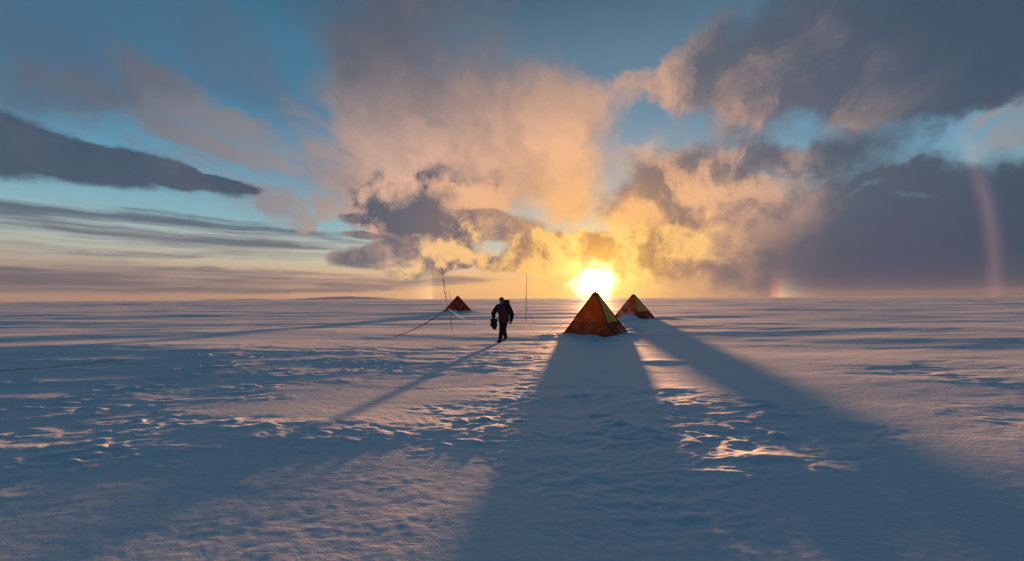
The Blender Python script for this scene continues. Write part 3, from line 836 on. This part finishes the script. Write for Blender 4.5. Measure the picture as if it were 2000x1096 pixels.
    toeR = anR + fwd * .19; toeR.z = gR + .045
    heR = anR - fwd * .05; heR.z = gR + .05
    fused('boot', [('l', [anR + V((0, 0, .08)), V((anR.x, anR.y, gR + .08))], [.066, .064]), ('l', [heR, (heR + toeR) / 2, toeR], [.052, .054, .046])], .011, MAT['boot'], P, 3)
    toeL = anL + fwd * .18; toeL.z = gL + .04
    heL = anL - fwd * .045; heL.z = gL + .14
    fused('boot', [('l', [anL + V((0, 0, .08)), anL - V((0, 0, .02))], [.066, .064]), ('l', [heL, (heL + toeL) / 2, toeL], [.052, .054, .046])], .011, MAT['boot'], P, 3)
    # gloves: palm, four bent fingers of unequal length and a thumb
    def glove(hd, el, inward, curl):
        d = (hd - el).normalized()
        side = fwd.cross(d).normalized()                              # across the back of the hand
        n = fwd - d * fwd.dot(d); n.normalize()                       # towards the front edge (thumb side)
        palm = hd + d * .055
        pr = [('l', [el.lerp(hd, .86), hd], [.050, .040]), ('l', [hd, palm - n * .022], [.036, .030]), ('l', [hd, palm + n * .022], [.036, .030])]
        for off, ln in ((.036, .072), (.013, .082), (-.011, .076), (-.033, .060)):
            k = palm + n * off + d * .02
            a = k + (d * math.cos(curl * .5) + inward * math.sin(curl * .5)) * ln * .45
            b = a + (d * math.cos(curl) + inward * math.sin(curl)) * ln * .35
            c = b + (d * math.cos(curl * 1.6) + inward * math.sin(curl * 1.6)) * ln * .28
            pr.append(('l', [k, a, b, c], [.0125, .0120, .0112, .0100]))
        t0 = hd + d * .02 + n * .034
        t1 = t0 + (n * .75 + d * .6 + inward * .3).normalized() * .042
        t2 = t1 + (d * .8 + inward * .5).normalized() * .030
        pr.append(('l', [t0, t1, t2], [.0150, .0135, .0115]))
        fused('glove', pr, .005, MAT['boot'], P, 2)
        return palm + d * .055 + inward * .03
    gripR = glove(hdR, elR, lat, 1.35)
    glove(hdL, elL, -lat, .7)

    # --- rucksack on the back
    B = empty('backpack', foot, 'brown red rucksack on the back of the walker, topped by a rolled hood', 'backpack')
    bc = chest - fwd * .25 + V((.0, .03, .0))
    fused('pack_body', [('l', [bc + V((0, 0, -.22)) - lat * .07, bc + V((0, 0, .2)) - lat * .07], [.105, .10]), ('l', [bc + V((0, 0, -.22)) + lat * .07, bc + V((0, 0, .2)) + lat * .07], [.105, .10])], .014, MAT['pack'], B, 4)
    tp = bc + V((.0, 0, .32))
    fused('lid', [('l', [tp - lat * .10, tp + lat * .09], [.068, .074])], .012, MAT['pack'], B, 3)
    for s in (-1, 1):
        q = [bc + lat * s * .12 + V((0, 0, .24)) + fwd * .06, chest + lat * s * .135 + V((0, 0, .235)), chest + lat * s * .135 + fwd * .155 + V((0, 0, .13)), chest + lat * s * .15 + fwd * .175 + V((0, 0, -.02)), chest + lat * s * .19 + fwd * .06 + V((0, 0, -.18)), bc + lat * s * .16 + V((0, 0, -.2)) + fwd * .05]
        sm = []
        for i in range(len(q) - 1):
            for t in (0, .34, .67): sm.append(q[i].lerp(q[i + 1], t))
        tube('shoulder_strap', sm + [q[-1]], .024, MAT['strap'], B, 8)

    # --- bag carried in the hand
    G = empty('hand_bag', foot, 'black soft bag with a deep red base hanging from the hand of the walker', 'bag')
    g = gripR
    c = g + V((-.01, -.03, -.10))
    fused('bag_body', [('l', [c + V((-.085, 0, .085)), c + V((.065, 0, .075))], [.085, .08]), ('l', [c + V((-.08, 0, -.08)), c + V((.045, 0, -.08))], [.095, .085])], .012, MAT['bag'], G, 4)
    fused('bag_base', [('l', [c + V((-.03, -.01, -.15)), c + V((.0, -.01, -.22))], [.085, .07]), ('l', [c + V((.025, -.01, -.15)), c + V((.03, -.01, -.215))], [.075, .066])], .012, MAT['bag_red'], G, 4)
    q = [c + V((-.075, 0, .10)), g + V((-.05, 0, -.01)), g + V((0, 0, .012)), g + V((.045, 0, -.01)), c + V((.06, 0, .10))]
    tube('handle', q, .011, MAT['strap'], G, 8)
build_person()

# ------------------------------------------------------------------ drifting ice haze
def build_haze():
    bm = bmesh.new()
    bmesh.ops.create_cube(bm, size=1, matrix=Matrix.Translation((0, 0, 29)) @ Matrix.Diagonal((11400, 11400, 74, 1)))
    me = bpy.data.meshes.new('haze'); bm.to_mesh(me); bm.free()
    m, N, out = new_mat('ice_haze')
    v = N.n('ShaderNodeVolumePrincipled')
    v.inputs['Color'].default_value = (.72, .72, .76, 1)
    v.inputs['Density'].default_value = 5e-5
    v.inputs['Anisotropy'].default_value = 0.0
    N.put(out.inputs['Volume'], v.outputs[0])
    o = link('haze', me, m); tag(o, kind='stuff')
build_haze()
